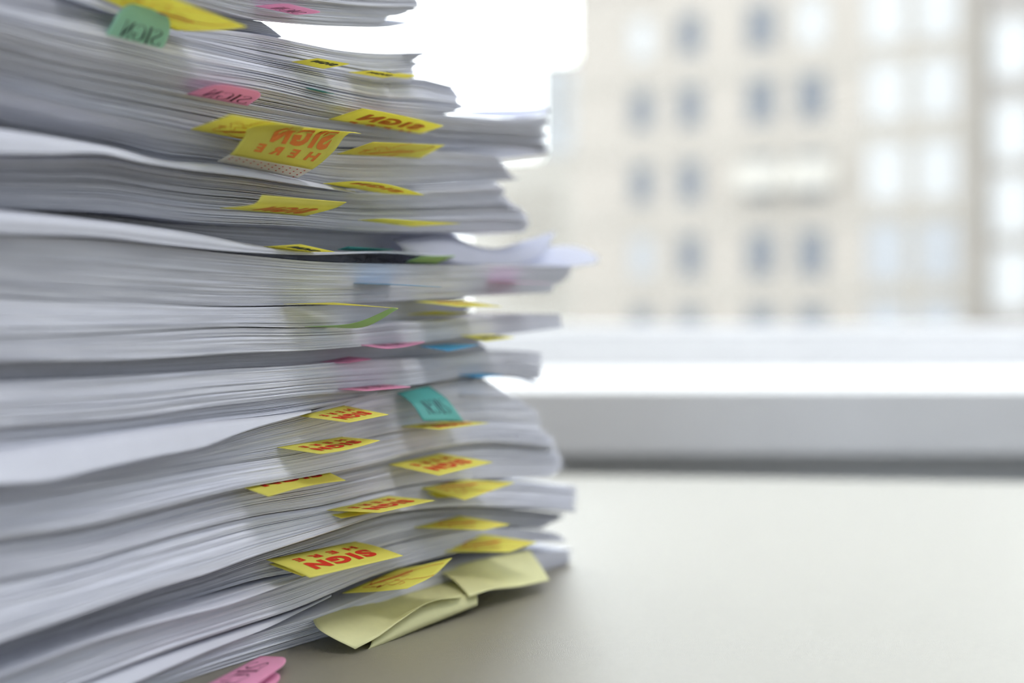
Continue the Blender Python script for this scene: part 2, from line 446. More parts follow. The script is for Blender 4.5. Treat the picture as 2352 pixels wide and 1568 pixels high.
G['m1'] = [(0, 978), (298, 957), (506, 930), (600, 920), (700, 908), (858, 897), (1000, 876), (1060, 867), (1150, 862), (1245, 872)]
G['n1'] = [(0, 1038), (268, 1000), (476, 972), (655, 951), (760, 930), (870, 905)]
G['o0'] = [(0, 1100), (217, 1076), (362, 1043), (471, 1018), (533, 997), (595, 977), (685, 953), (760, 932), (850, 905), (960, 887), (1060, 871), (1103, 868)]
G['o1'] = [(0, 1148), (253, 1105), (471, 1069), (688, 1036), (850, 1000), (1000, 975), (1110, 962), (1246, 968)]
G['p1'] = [(0, 1235), (217, 1203), (362, 1167), (543, 1123), (688, 1098), (850, 1066), (950, 1040), (1100, 1015), (1277, 1027)]
G['q1'] = [(0, 1330), (150, 1300), (362, 1240), (580, 1185), (746, 1158), (880, 1125), (1000, 1105), (1110, 1100), (1263, 1097)]
G['r0'] = [(0, 1333), (150, 1303), (362, 1243), (580, 1188), (746, 1161), (880, 1128), (1000, 1109), (1110, 1105), (1325, 1116)]
G['r1'] = [(0, 1475), (181, 1413), (362, 1351), (471, 1319), (580, 1279), (725, 1232), (779, 1214), (880, 1182), (1000, 1166), (1150, 1164), (1326, 1177)]
G['s0'] = [(0, 1479), (181, 1417), (362, 1355), (471, 1323), (580, 1283), (725, 1236), (779, 1218), (880, 1186), (1000, 1170), (1150, 1168), (1294, 1180)]
G['s1'] = [(0, 1515), (217, 1440), (435, 1375), (616, 1324), (700, 1310), (850, 1262), (1000, 1225), (1150, 1208), (1246, 1215)]
G['t0'] = [(0, 1536), (217, 1458), (435, 1392), (616, 1338), (700, 1313), (850, 1266), (1000, 1229), (1150, 1212), (1250, 1220)]
G['t1'] = [(0, 1640), (181, 1570), (362, 1501), (543, 1441), (688, 1393), (761, 1362), (850, 1325), (1000, 1280), (1200, 1245), (1303, 1244)]
G['u0'] = [(0, 1686), (308, 1566), (507, 1482), (616, 1447), (725, 1414), (850, 1366), (1000, 1316), (1150, 1283), (1308, 1262)]
G['u1'] = [(x, desk_line(x) - 1.2) for x in (0, 400, 800, 1200, 1320)]

BUN = []
def B(*a, **k): BUN.append(bundle(*a, seed=len(BUN), **k))
B('topmost bundle of pages above the pink flag, cut off by the frame', G['a0'], G['a1'], [(0, 940), (1, 962)], 2, 1, depth=0.12, lift=0.25, pitch=0.163)
B('thin bundle of pages just under the topmost pink flag', G['a1'], G['b1'], [(0, 960), (.35, 930), (.5, 890), (.85, 885), (1, 955)], 0, -1, depth=0.12, lift=0.25, jit=.12, gapp=0.028)
B('short bundle of pages with a yellow flag at its lower right end', G['c0'], G['c1'], [(0, 972), (.3, 955), (1, 955)], -2, -1, jit=.15)
B('bundle of fanned sheets behind the green flag', G['c1'], G['d1'], [(0, 1040), (.5, 1055), (.75, 1070), (1, 1040)], -1, 2, pitch=0.177, gapp=0.154, jit=.35)
B('loosely fanned bundle around the pink flag with sharp sheet edges', G['e0'], G['e1'], [(0, 1250), (1, 1250)], 2, -2, pitch=0.190, gapp=0.175, jit=.4)
B('thin dark bundle under the pink flag and above the large yellow flag', G['e1'], G['f1'], [(0, 1250), (.7, 1252), (1, 1258)], -2.5, [(0, -7), (500, -5), (900, -4)], pitch=0.136, gapp=0.084)
B('bundle of pages behind the large yellow flag with dotted strip', G['g0'], G['g1'], [(0, 1143), (.6, 1163), (1, 1186)], [(0, -1.5), (600, 0)], [(0, -13), (300, -10), (500, -6), (800, -4)])
B('thick shaded bundle above the deep gap, with a folded yellow flag', G['h0'], G['h1'], [(0, 1148), (.3, 1160), (.55, 1200), (.8, 1215), (1, 1204)], [(0, -8), (400, -6), (800, -2.5)], [(0, -6), (500, -4), (800, -3)], pitch=0.136, gapp=0.140, jit=.4)
B('tight straight bundle under the deep gap with the blue flag', G['i0'], G['i1'], [(0, 1312), (.35, 1305), (.6, 1283), (1, 1258)], 1.0, -1, pitch=0.115, jit=.07, gapp=0.035, fill=(.85, 1.0))
B('tight bundle between the bent green flag and the long yellow flag', G['j0'], G['j1'], [(0, 1060), (1, 1085)], [(0, -1), (650, -.5), (850, -6), (1100, -12)], [(0, 1), (650, 1), (850, -5), (1100, -12)], pitch=0.115, jit=.07, gapp=0.028, fill=(.85, 1.0))
B('tight pale bundle above the wide dark recess', G['k0'], G['k1'], [(0, 1291), (1, 1290)], .5, 1.2, pitch=0.115, jit=.07, gapp=0.035, fill=(.85, 1.0))
B('recessed dark bundle between two tight pale bundles', G['k1'], G['l1'], [(0, 1095), (1, 1120)], -6, -7, pitch=0.122, jit=.2, gapp=0.070)
B('tight pale bundle below the dark recess with blue flag at its end', G['l1'], G['m1'], [(0, 1190), (.12, 1248), (1, 1243)], -1, .5, pitch=0.115, jit=.09, gapp=0.028, fill=(.85, 1.0))
B('narrow shaded bundle ending short behind the teal flag', G['m1'], G['n1'], [(0, 868), (1, 862)], -2, -1, pitch=0.122, jit=.2)
B('bundle of curling pages behind the teal flag', G['o0'], G['o1'], [(0, 1105), (.35, 1155), (.5, 1180), (.75, 1228), (1, 1246)], -1, 0, pitch=0.136, jit=.13, wave=.6, gapp=0.035)
B('bundle of wavy pages between stacked sign flags', G['o1'], G['p1'], [(0, 1246), (.3, 1240), (.7, 1268), (1, 1278)], -.5, [(0, 1.5), (550, 3), (750, 3), (900, 1.5)], pitch=0.136, jit=.13, gapp=0.042, wave=.6)
B('bundle of wavy pages above the half hidden sign flag', G['p1'], G['q1'], [(0, 1278), (.5, 1292), (.8, 1292), (1, 1262)], -1, 1, pitch=0.136, jit=.13, wave=.6, gapp=0.035)
B('thick pale bundle with square corner above the long dark gap', G['r0'], G['r1'], [(0, 1322), (.6, 1320), (1, 1328)], 0, 4, pitch=0.136, jit=.13, gapp=0.042)
B('thin recessed bundle with the clearest sign here flag', G['s0'], G['s1'], [(0, 1294), (.4, 1285), (1, 1246)], [(0, -8), (400, -6), (600, -2.5), (800, -1)], [(0, -8), (400, -5), (600, -1), (800, 0)], pitch=0.122, jit=.25, gapp=0.084)
B('bundle of slanting pages above the pen drawing flag', G['t0'], G['t1'], [(0, 1246), (.5, 1285), (1, 1302)], 0, 1.5, pitch=0.136, jit=.13, gapp=0.042)
B('bottom bundle of pages resting on the desk beside the pale sticky notes', G['u0'], G['u1'], [(0, 1308), (1, 1304)], 1, 0, pitch=0.109, jit=.12, gapp=0.035)

F1 = [(0, 482), (262, 490), (446, 511), (700, 523), (804, 532), (1000, 536)]
F2 = [(0, 535), (262, 552), (446, 570), (595, 588), (700, 598), (908, 607), (1060, 609)]
B('added filler bundle blocking the sky seen through the deep gap', F1, F2, [(0, 950), (.6, 1000), (1, 1120)], -14, -14, pitch=0.136, jit=.1, gapp=0, endjit=.6)  # filler sheets, added so bright sky does not show through the gap
F3 = [(0, -145), (250, -55), (416, 4), (500, 26), (565, 44), (660, 55)]
F4 = [(0, -50), (143, -4), (268, 34), (400, 60), (520, 66), (600, 76), (660, 88)]
B('added filler bundle blocking the sky in the gap beside the plain yellow flag', F3, F4, [(0, 600), (1, 650)], -9, -9, pitch=0.136, jit=.1, gapp=0, endjit=.4)  # second added filler, keeps the left of the top gap dark

# ------------------------------------------------------------------ curved patches: flags, notes, loose pages
def resample(poly, n):
    P = np.asarray(poly, float)
    if len(P) == 2:
        t = np.linspace(0, 1, n)[:, None]; return P[0] * (1 - t) + P[1] * t
    seg = np.linalg.norm(np.diff(P, axis=0), axis=1); c = np.concatenate([[0], np.cumsum(seg)]); c /= c[-1]
    t = np.linspace(0, 1, n)
    return np.stack([pchip(c, P[:, 0], t), pchip(c, P[:, 1], t)], -1)

class Patch:
    """surface through rows of traced points; each row stands w mm out of the pile's face"""
    def __init__(s, rows, nr=14, nc=18, curl=0.0):
        R = np.array([np.concatenate([resample(r[0], nc), (np.broadcast_to(np.asarray(r[1], float), (nc,)) if not isinstance(r[1], tuple) else np.linspace(r[1][0], r[1][1], nc))[:, None]], 1) for r in rows])
        k = len(rows)
        ts = np.array([r[2] if len(r) > 2 else i / (k - 1) for i, r in enumerate(rows)], float)
        t = np.linspace(0, 1, nr)
        if k == 2: A = R[0][None] * (1 - t)[:, None, None] + R[1][None] * t[:, None, None]
        else:
            A = np.zeros((nr, nc, 3))
            for j in range(nc):
                for q in range(3): A[:, j, q] = pchip(ts, R[:, j, q], t)
        s.g = pts(A[..., 0], A[..., 1], A[..., 2] * 0.001)
        if curl: s.g[..., 2] += curl * 0.001 * np.sin(np.pi * np.linspace(0, 1, nc))[None, :] * t[:, None]
        s.nr, s.nc = nr, nc
        du = np.gradient(s.g, axis=1); dv = np.gradient(s.g, axis=0)
        n = np.cross(du, dv); n /= np.linalg.norm(n, axis=-1, keepdims=True) + 1e-12
        if n[..., 2].mean() < 0: n = -n
        s.n = n
    def at(s, S, T, h=0.0):
        S = np.clip(np.asarray(S, float), 0, 1) * (s.nc - 1); T = np.clip(np.asarray(T, float), 0, 1) * (s.nr - 1)
        i = np.clip(T.astype(int), 0, s.nr - 2); j = np.clip(S.astype(int), 0, s.nc - 2)
        a = (T - i)[..., None]; b = (S - j)[..., None]
        def bl(A): return A[i, j] * (1-a)*(1-b) + A[i+1, j]*a*(1-b) + A[i, j+1]*(1-a)*b + A[i+1, j+1]*a*b
        return bl(s.g) + bl(s.n) * h
    def mesh(s, name, mat_, parent, t0=0.0, t1=1.0, rnd=0.0, rnd_in=0.0, th=0.00009, nr=14, nc=18, jag=None):
        T = np.linspace(t0, t1, nr)
        if rnd: T = t0 + (t1 - t0) * np.sin(np.linspace(0, 1, nr) * math.pi / 2)
        S = np.linspace(0, 1, nc)
        SS, TT = np.meshgrid(S, T)
        if rnd:
            rt = 0.42
            q = np.clip((TT - (t1 - rt)) / rt, 0, 1)
            ins = rnd * (1 - np.sqrt(1 - q**2))
            lo = ins; hi = 1 - ins
            if rnd_in:
                q2 = np.clip((rnd_in - (TT - t0)) / rnd_in, 0, 1)
                hi = hi - rnd * .8 * (1 - np.sqrt(np.clip(1 - q2**2, 0, 1)))
            SS = lo + (hi - lo) * SS
        if jag is not None: TT = TT * (1 - jag(SS)) if callable(jag) else TT
        a = s.at(SS, TT, th / 2).reshape(-1, 3); b = s.at(SS, TT, -th / 2).reshape(-1, 3)
        n = nr * nc; Fc = []
        idx = lambda i, j: i * nc + j
        for i in range(nr - 1):
            for j in range(nc - 1):
                q = (idx(i, j), idx(i, j+1), idx(i+1, j+1), idx(i+1, j))
                Fc.append(q); Fc.append(tuple(n + k for k in reversed(q)))
        ring = [idx(0, j) for j in range(nc)] + [idx(i, nc-1) for i in range(1, nr)] + [idx(nr-1, j) for j in range(nc-2, -1, -1)] + [idx(i, 0) for i in range(nr-2, 0, -1)]
        for k in range(len(ring)):
            p, q = ring[k], ring[(k+1) % len(ring)]
            Fc.append((q, p, n + p, n + q))
        L = np.array(parent.location) if parent is not None else None
        return mesh_obj(name, np.concatenate([a, b]), Fc, mat_, parent, smooth=True, loc=L)

# --- lettering
_txt = {}
def text_shape(body, offset, spacing=1.0):
    key = (body, offset, spacing)
    if key in _txt: return _txt[key]
    c = bpy.data.curves.new('txt', 'FONT'); c.body = body; c.size = 1.0; c.offset = offset; c.space_character = spacing; c.resolution_u = 4
    o = bpy.data.objects.new('txt', c); COL.objects.link(o)
    dg = bpy.context.evaluated_depsgraph_get(); dg.update()
    me = o.evaluated_get(dg).to_mesh()
    bm = bmesh.new(); bm.from_mesh(me)
    bmesh.ops.triangulate(bm, faces=bm.faces[:])
    bmesh.ops.subdivide_edges(bm, edges=[e for e in bm.edges if e.calc_length() > 0.25], cuts=2)
    V = np.array([v.co[:2] for v in bm.verts]); Fc = [tuple(v.index for v in f.verts) for f in bm.faces]
    bm.free(); o.evaluated_get(dg).to_mesh_clear()
    bpy.data.objects.remove(o); bpy.data.curves.remove(c)
    mn, mx = V.min(0), V.max(0)
    V = (V - mn) / (mx - mn)
    _txt[key] = (V, Fc); return _txt[key]

def ribbon(poly, wd, closed=False):
    """flat stroke in the plane: returns verts, faces; wd may vary along it"""
    P = resample(poly, max(6, 5 * len(poly))) if len(poly) > 2 else resample(poly, 6)
    n = len(P); W = np.interp(np.linspace(0, 1, n), np.linspace(0, 1, len(np.atleast_1d(wd))), np.atleast_1d(wd)) / 2
    T = np.gradient(P, axis=0); T /= np.linalg.norm(T, axis=1, keepdims=True) + 1e-9
    Nn = np.stack([-T[:, 1], T[:, 0]], -1)
    V = np.concatenate([P + Nn * W[:, None], P - Nn * W[:, None]])
    return V, [(i, i+1, n+i+1, n+i) for i in range(n-1)]

def merge(parts):
    V, Fc, off = [], [], 0
    for v, f in parts:
        V.append(v); Fc += [tuple(k + off for k in q) for q in f]; off += len(v)
    return np.concatenate(V), Fc

def serif_sign():
    k = []
    th, tn = .056, .024
    k.append(ribbon([(.21, .80), (.19, .93), (.12, .97), (.05, .90), (.05, .75), (.12, .58), (.20, .42), (.21, .22), (.15, .05), (.08, .03), (.02, .12), (.01, .25)], [tn, tn, .035, .045, .045, .035, tn, tn]))
    k.append(ribbon([(.33, .02), (.33, .98)], th)); k += [ribbon([(.28, y), (.38, y)], .045) for y in (.02, .98)]
    k.append(ribbon([(.68, .80), (.64, .94), (.56, .98), (.48, .86), (.455, .5), (.48, .14), (.56, .02), (.64, .05), (.67, .15), (.67, .38)], [tn, tn, .03, th, th, .03, tn, .04]))
    k.append(ribbon([(.60, .40), (.72, .40)], .045))
    k.append(ribbon([(.79, .02), (.79, .97)], tn)); k.append(ribbon([(.78, .97), (.96, .03)], th)); k.append(ribbon([(.96, .03), (.96, .98)], tn))
    k += [ribbon([(.75, .02), (.83, .02)], .045), ribbon([(.92, .98), (1.0, .98)], .045), ribbon([(.74, .97), (.80, .97)], .045)]
    return merge(k)
SERIF = serif_sign()

# pen-in-hand drawing, traced on the flag's own surface
def invb(p, A, Bq, Cq, Dq):
    s_, t_ = .5, .5
    for _ in range(30):
        q = A*(1-s_)*(1-t_) + Bq*s_*(1-t_) + Cq*(1-s_)*t_ + Dq*s_*t_
        e = p - q
        J = np.stack([(Bq-A)*(1-t_) + (Dq-Cq)*t_, (Cq-A)*(1-s_) + (Dq-Bq)*s_], -1)
        d = np.linalg.solve(J, e); s_ += d[0]; t_ += d[1]
    return s_, t_
def pen_drawing():
    A, Bq, Cq, Dq = (np.array(q, float) for q in ((40, 775), (1100, 290), (1300, 690), (2165, 90)))
    st = [([(430, 658), (575, 612), (700, 570)], [6, 14, 26]), ([(575, 610), (850, 520), (1100, 440), (1410, 315)], [22, 34, 34, 30]),
          ([(1420, 312), (1700, 232), (1990, 175)], [10, 9, 7]),
          ([(590, 600), (640, 530), (720, 490), (880, 450), (1100, 405), (1220, 360), (1330, 325)], [16, 14, 10, 8]),
          ([(1180, 440), (1260, 415), (1340, 385)], [10, 8]), ([(1400, 465), (1650, 410), (1810, 350)], [9, 8]),
          ([(760, 575), (860, 550), (940, 560), (1060, 520), (1150, 490), (1060, 505), (1130, 520), (1250, 490), (1290, 475), (1330, 482), (1400, 465)], [7]),
          ([(450, 670), (700, 640), (800, 615), (740, 640), (700, 665), (800, 630), (920, 585), (960, 605), (1100, 575), (1200, 530), (1235, 542), (1130, 600)], [9]),
          ([(600, 640), (760, 640)], [7])]
    k = []
    for poly, wd in st:
        v, f = ribbon(poly, [x * .6 for x in wd])
        k.append((np.array([invb(q, A, Bq, Cq, Dq) for q in v]), f))
    return merge(k)
PEN = pen_drawing()

def print_on(patch, V, Fc, s_right, s_left, t_lo, t_hi, m, parent, side, name='lettering'):
    """letters run from the right end towards the left, their tops towards the free edge"""
    S = s_right + (s_left - s_right) * V[:, 0]; T = t_lo + (t_hi - t_lo) * V[:, 1]
    P = patch.at(S, T, side * 0.00011)
    return mesh_obj(name, P, Fc, m, parent, loc=np.array(parent.location))

GROUPS = {}
def flag(label, color, rows, kind=None, rnd=0.0, rnd_in=0.0, t_y=0.0, side=None, ink=None, curl=0.0, cat='sticky flag', sign=(0.86, 0.165, 0.49, 0.80), here=(0.85, 0.17, 0.23, 0.40), jag=None):
    p = Patch(rows, curl=curl)
    base = p.g[0].mean(0)
    root = empty('sticky_flag', tuple(base)); tag(root, label, cat, 'sticky flags in the paper stack')
    p.mesh('flag_tab', color, root, t0=t_y, rnd=rnd, rnd_in=rnd_in, jag=jag)
    if t_y:
        p.mesh('adhesive_strip', M_film, root, t0=0.0, t1=t_y, nr=6)['label'] = 'clear strip with red dots'
        k = []
        for a in range(11):
            for b in range(4):
                if b > 1 + a // 5: continue
                cx, cy = 0.06 + a * 0.088, t_y * (0.80 - b * 0.24)
                an = np.linspace(0, 2*math.pi, 9)[:-1]
                k.append((np.stack([cx + 0.010*np.cos(an), cy + 0.009*np.sin(an)], -1), [tuple(range(8))]))
        v, f = merge(k)
        for sd in (1, -1):
            mesh_obj('dot_print', p.at(v[:, 0], v[:, 1], sd * 0.0001), f, M_red, root, loc=base)
    ymean = np.mean([q[1] for r in rows for q in r[0]])
    vis = side if side else (1 if ymean > HY else -1)
    def ink_for(sd): return ink or (M_red if sd > 0 else M_orange)
    for sd in (1, -1):
        if kind in ('sign', 'signonly'):
            V, Fc = text_shape('SIGN', 0.06, 1.22)
            print_on(p, V, Fc, sign[0], sign[1], sign[2], sign[3], ink_for(sd), root, sd)
            if kind == 'sign':
                V, Fc = text_shape('HERE', 0.044, 2.0)
                print_on(p, V, Fc, here[0], here[1], here[2], here[3], ink_for(sd), root, sd)
        elif kind == 'serif':
            print_on(p, SERIF[0], SERIF[1], sign[0], sign[1], sign[2], sign[3], ink or M_dark, root, sd)
        elif kind == 'pen':
            P = p.at(PEN[0][:, 0], PEN[0][:, 1], sd * 0.00011)
            mesh_obj('pen_drawing', P, PEN[1], ink_for(sd), root, loc=base)
    return root

Y = M_yellow
SG = (0.86, 0.30, 0.30, 0.72)
flag('green rounded flag reading SIGN backwards, bent upwards', M_green, [([(236, 91), (372, 124)], 0.3), ([(262, 46), (387, 82)], 3.6), ([(284, 2), (400, 36)], 6)], 'serif', rnd=.24, rnd_in=.35, sign=(.90, .20, .17, .58))
flag('pink rounded flag reading SIGN backwards between fanned sheets', M_pink, [([(428, 216), (568, 243)], 0), ([(497, 190), (612, 213)], 8)], 'serif', rnd=.24, sign=(.92, .18, .10, .60), ink=M_maroon)
flag('large plain yellow flag above the green rounded flag', Y, [([(215, -12), (405, 71)], 0), ([(300, -14), (490, 70)], 9), ([(388, -8), (568, 62)], 19)], 'pen')
flag('pink flag at the top of the stack', M_pink, [([(585, 14), (680, 34)], 0), ([(655, 7), (746, 29)], 9)], 'serif', rnd=.15, sign=(.88, .24, .15, .62), ink=M_maroon)
flag('small olive yellow flag under the short top bundle', Y, [([(670, 142), (742, 158)], 0), ([(730, 134), (803, 147)], 8)], 'signonly', ink=M_dark)
flag('thin yellow flag at the end of the short top bundle', Y, [([(800, 166), (880, 179)], 0), ([(855, 162), (925, 172)], 8)], 'signonly', ink=M_dark)
flag('pale yellow flag tip poking out at the corner of the short top bundle', Y, [([(880, 174), (935, 180)], 0), ([(915, 168), (962, 173)], 4)])
flag('sliver of a teal flag between the upper sheets', M_teal, [([(690, 200), (738, 211)], 0), ([(722, 206), (768, 216)], 4)])
flag('yellow flag reading SIGN backwards in orange, right of the pink flag', Y, [([(755, 274), (965, 307)], 0), ([(832, 249), (1019, 289)], 11)], 'sign', curl=.3, sign=(.88, .20, .26, .74), here=(.88, .2, -.2, .12))
flag('yellow pen drawing flag tucked behind the large sign here flag', Y, [([(437, 297), (630, 334)], 0), ([(530, 263), (700, 292)], 13)], 'pen')
flag('large curled yellow flag reading SIGN HERE backwards with dotted clear strip', Y,
     [([(498, 371), (682, 409)], 0.5, 0), ([(528, 355), (717, 389)], 4.5, .2), ([(562, 314), (768, 346)], 8, .62), ([(598, 289), (812, 303)], 11, .93), ([(640, 285), (829, 307)], 13, 1)],
     'sign', t_y=.2, sign=(.90, .28, .60, .93), here=(.90, .20, .36, .54))
flag('plain yellow flag right of the large curled sign here flag', Y, [([(775, 354), (965, 363)], 0), ([(857, 326), (1021, 333)], 9)], 'pen')
flag('narrow yellow flag below the large curled sign here flag', Y, [([(742, 421), (880, 444)], 0), ([(812, 416), (974, 448)], 9)], 'signonly', curl=.8)
flag('folded yellow flag reading SIGN backwards in the shaded bundle', Y, [([(505, 478), (700, 496)], 0), ([(580, 470), (768, 478)], 7), ([(602, 448), (796, 464)], 8.5)], 'signonly', sign=(.86, .28, .10, .46))
flag('thin yellow flag under the shaded bundle', Y, [([(822, 505), (945, 520)], 0), ([(880, 502), (1057, 513)], 8)])
flag('yellow flag with black lettering lying in the deep gap', Y, [([(596, 567), (690, 578)], 0), ([(690, 561), (768, 578)], 9)], 'signonly', ink=M_dark)
flag('dim teal flag inside the deep gap', M_teal, [([(775, 573), (850, 579)], -1), ([(800, 566), (905, 573)], 2)])
flag('green flag at the right end of the deep gap', M_lime, [([(930, 602), (1000, 606)], 0), ([(965, 589), (1046, 587)], 4)])
flag('blue flag seen edge on across the tight bundle', M_blue, [([(812, 650), (897, 653)], 0), ([(930, 654), (1014, 659)], 16)])
flag('pink flag seen edge on at the end of the tight bundle', M_pink, [([(1118, 645), (1185, 648)], 0), ([(1195, 648), (1262, 650)], 11)])
flag('long yellow flag seen edge on above the bent green flag', Y, [([(652, 698), (795, 698)], 0), ([(765, 695), (915, 708)], 15)])
flag('bent narrow green flag touching the long yellow flag', M_lime, [([(700, 750), (745, 751)], 0), ([(812, 742), (838, 750)], 9), ([(902, 706), (914, 709)], 15)])
flag('amber yellow flag under the right end of the tight bundle', Y, [([(952, 692), (1062, 690)], 0), ([(1050, 704), (1152, 704)], 12)], 'pen')
flag('shaded amber flag deep in the gap below the tight bundle', Y, [([(935, 722), (1020, 724)], -5), ([(1000, 714), (1078, 718)], 3)])
flag('yellow flag under the square end of the pale bundle', Y, [([(1048, 768), (1122, 767)], 0), ([(1115, 784), (1183, 775)], 9)], 'signonly', ink=M_dark)
flag('pink flag drooping over the dark recess', M_pink, [([(822, 791), (925, 787)], 0), ([(880, 801), (986, 783)], 9)], 'serif', rnd=.12, sign=(.88, .24, .10, .62), ink=M_maroon, curl=-.4)
flag('dark blue flag at the right of the dark recess', M_blue, [([(962, 795), (1025, 789)], 0), ([(1030, 806), (1100, 792)], 9)])
flag('dark pink flag deep in the dark recess', M_pink, [([(732, 832), (800, 819)], -5), ([(795, 834), (860, 824)], 2)], rnd=.12, ink=M_maroon)
flag('blue flag at the end of the pale bundle above the curled pages', M_blue, [([(1052, 861), (1105, 857)], 0), ([(1100, 867), (1157, 862)], 7)])
flag('pink flag above the teal flag', M_pink, [([(776, 893), (880, 883)], 0), ([(838, 898), (953, 888)], 9)], 'serif', rnd=.1, sign=(.88, .24, .10, .62), ink=M_maroon)
flag('teal flag with dark lettering drooping over the curling pages', M_teal, [([(912, 902), (985, 886)], 0), ([(945, 926), (1028, 918)], 5), ([(972, 966), (1066, 968)], 7.5)], 'serif', sign=(.86, .25, .45, .82))
flag('yellow sign here flag left of the teal flag', Y, [([(688, 955), (790, 931)], 0), ([(802, 970), (893, 952)], 13)], 'sign')
flag('blurred yellow sign here flag below the teal flag', Y, [([(922, 979), (1030, 966)], 0), ([(1010, 986), (1123, 971)], 12)], 'sign')
flag('yellow sign here flag above the half hidden sign flag', Y, [([(636, 1027), (785, 1003)], 0), ([(735, 1042), (873, 1011)], 13)], 'sign', curl=-.4)
flag('blurred yellow sign here flag below another one, near the wavy page ends', Y, [([(893, 1066), (1010, 1041)], 0), ([(1008, 1092), (1132, 1061)], 15)], 'sign')
flag('yellow flag with red lettering half hidden under a page edge', Y, [([(540, 1112), (742, 1078)], -2), ([(617, 1140), (794, 1103)], 9)], 'signonly', sign=(.88, .16, .14, .50), curl=.5)
flag('blurred yellow pen drawing flag beside the square cornered bundle', Y, [([(962, 1120), (1065, 1101)], 0), ([(1068, 1148), (1182, 1108)], 14)], 'pen')
flag('doubled yellow flag under the blurred pen drawing flag', Y, [([(965, 1126), (1060, 1112)], -1), ([(1005, 1142), (1070, 1140)], 6)])
flag('yellow sign here flag in the middle with a second flag beneath', Y, [([(744, 1171), (886, 1138)], 0), ([(872, 1177), (999, 1149)], 15)], 'sign')
flag('lower yellow flag peeking out under the middle sign here flag', Y, [([(746, 1176), (870, 1150)], -1), ([(784, 1190), (880, 1172)], 5)])
flag('amber pen drawing flag between the slanting pages', Y, [([(950, 1211), (1055, 1184)], 0), ([(1112, 1217), (1171, 1204)], 14)], 'pen')
flag('yellow pen drawing flag above the pale sticky notes', Y, [([(1010, 1267), (1105, 1226)], 0), ([(1170, 1267), (1234, 1245)], 16)], 'pen')
flag('sharp yellow flag reading SIGN HERE upside down in red', Y, [([(612, 1285), (815, 1243)], 0), ([(662, 1303), (866, 1255)], 7), ([(712, 1326), (926, 1276)], 15)], 'sign')
flag('lower yellow flag peeking out under the sharp sign here flag', Y, [([(618, 1295), (760, 1270)], -1), ([(695, 1323), (790, 1300)], 6)])
flag('sharp yellow flag with a red pen and hand drawing', Y, [([(786, 1362), (910, 1308)], 0), ([(862, 1358), (975, 1296)], 9), ([(935, 1351), (1000, 1318), (1038, 1281)], 17)], 'pen')
def wdesk(x, y, h):
    Z = (CAMZ - DESK - h * .001) * F / (y - HY)
    return (float(np.array([(x - CX) / F * Z, Z]) @ NRM) - D0) * 1000
def drow(a, b, h): return ([a, b], (wdesk(a[0], a[1], h), wdesk(b[0], b[1], h)))
flag('pink rounded flag with dark letters lying on the desk under the stack', M_pink, [drow((400, 1612), (598, 1506), 2.0), drow((560, 1592), (678, 1509), 2.2)], 'serif', rnd=.3, sign=(.86, .2, .15, .6), ink=M_maroon)
flag('second pink flag under the rounded pink flag on the desk', M_pink, [drow((400, 1640), (590, 1535), 0.4), drow((560, 1622), (662, 1549), 0.5)], rnd=.3)

# ------------------------------------------------------------------ loose pages that show their faces
def page(label, rows, m=M_sheet, cat='paper sheet', name='loose_sheet', group='loose pages of the paper stack', curl=0.0, nr=16, nc=40):
    p = Patch(rows, nr=nr, nc=nc, curl=curl)
    base = p.g[-1].mean(0)
    o = p.mesh(name, m, None, nr=nr, nc=nc, th=0.00012)
    me = o.data
    v = np.empty(len(me.vertices) * 3); me.vertices.foreach_get('co', v)
    v = v.reshape(-1, 3) - base; me.vertices.foreach_set('co', v.ravel()); me.update()
    o.location = base
    tag(o, label, cat, group)
    return o
def ext(poly, xl=-500):
    x0, y0 = poly[0]
    return [(xl, HY + (y0 - HY) * (VPX - xl) / (VPX - x0))] + list(poly)
page('pale drooping page under the large curled sign here flag', [(ext([(0, 297), (150, 319), (262, 338), (372, 365), (500, 376), (690, 412), (817, 438)]), -12),
     (ext([(0, 301), (150, 323), (262, 342), (372, 369), (500, 380), (690, 414), (817, 440)]), 0.5), (ext([(0, 353), (119, 353), (253, 354), (298, 366), (417, 387), (565, 405), (700, 426), (817, 443)]), 3.0)])
page('long white page drooping into the deep gap', [(ext([(0, 484), (268, 512), (446, 536), (595, 563), (700, 575), (900, 577), (1040, 588)]), -30),
     (ext([(0, 486), (268, 514), (446, 538), (595, 565), (700, 577), (900, 578), (1040, 589)]), 0), (ext([(0, 536), (238, 545), (387, 563), (595, 581), (700, 585), (900, 581), (1040, 592)]), 3.5)])
page('broad white page hanging out over the bundle behind the left sign flags', [(ext([(0, 1034), (268, 997), (476, 969), (655, 949), (715, 940)]), -8),
     (ext([(0, 1040), (268, 1001), (476, 973), (655, 952), (715, 943)]), 1), (ext([(0, 1112), (109, 1105), (217, 1080), (362, 1048), (471, 1026), (533, 1001), (595, 979), (685, 955), (715, 946)]), (9, 3))])
page('bright page edge under the long dark gap', [(ext([(0, 1518), (217, 1438), (435, 1374), (616, 1323), (705, 1315)]), -15),
     (ext([(0, 1522), (217, 1442), (435, 1377), (616, 1326), (705, 1318)]), -5), (ext([(0, 1551), (217, 1471), (400, 1420), (520, 1390), (620, 1355), (705, 1323)]), 3)])
page('bright bent page low in the stack above the bottom bundle', [(ext([(181, 1566), (362, 1503), (543, 1443), (688, 1395), (761, 1364)], -200), -4),
     (ext([(181, 1569), (362, 1506), (543, 1446), (688, 1398), (761, 1366)], -200), 0), (ext([(181, 1622), (308, 1568), (507, 1483), (616, 1441), (700, 1399), (761, 1369)], -200), (5, 1))])
page('white page corner above the green rounded flag', [([(120, -30), (205, -3), (274, 27)], -3), ([(140, -14), (215, 10), (290, 40)], 2)])
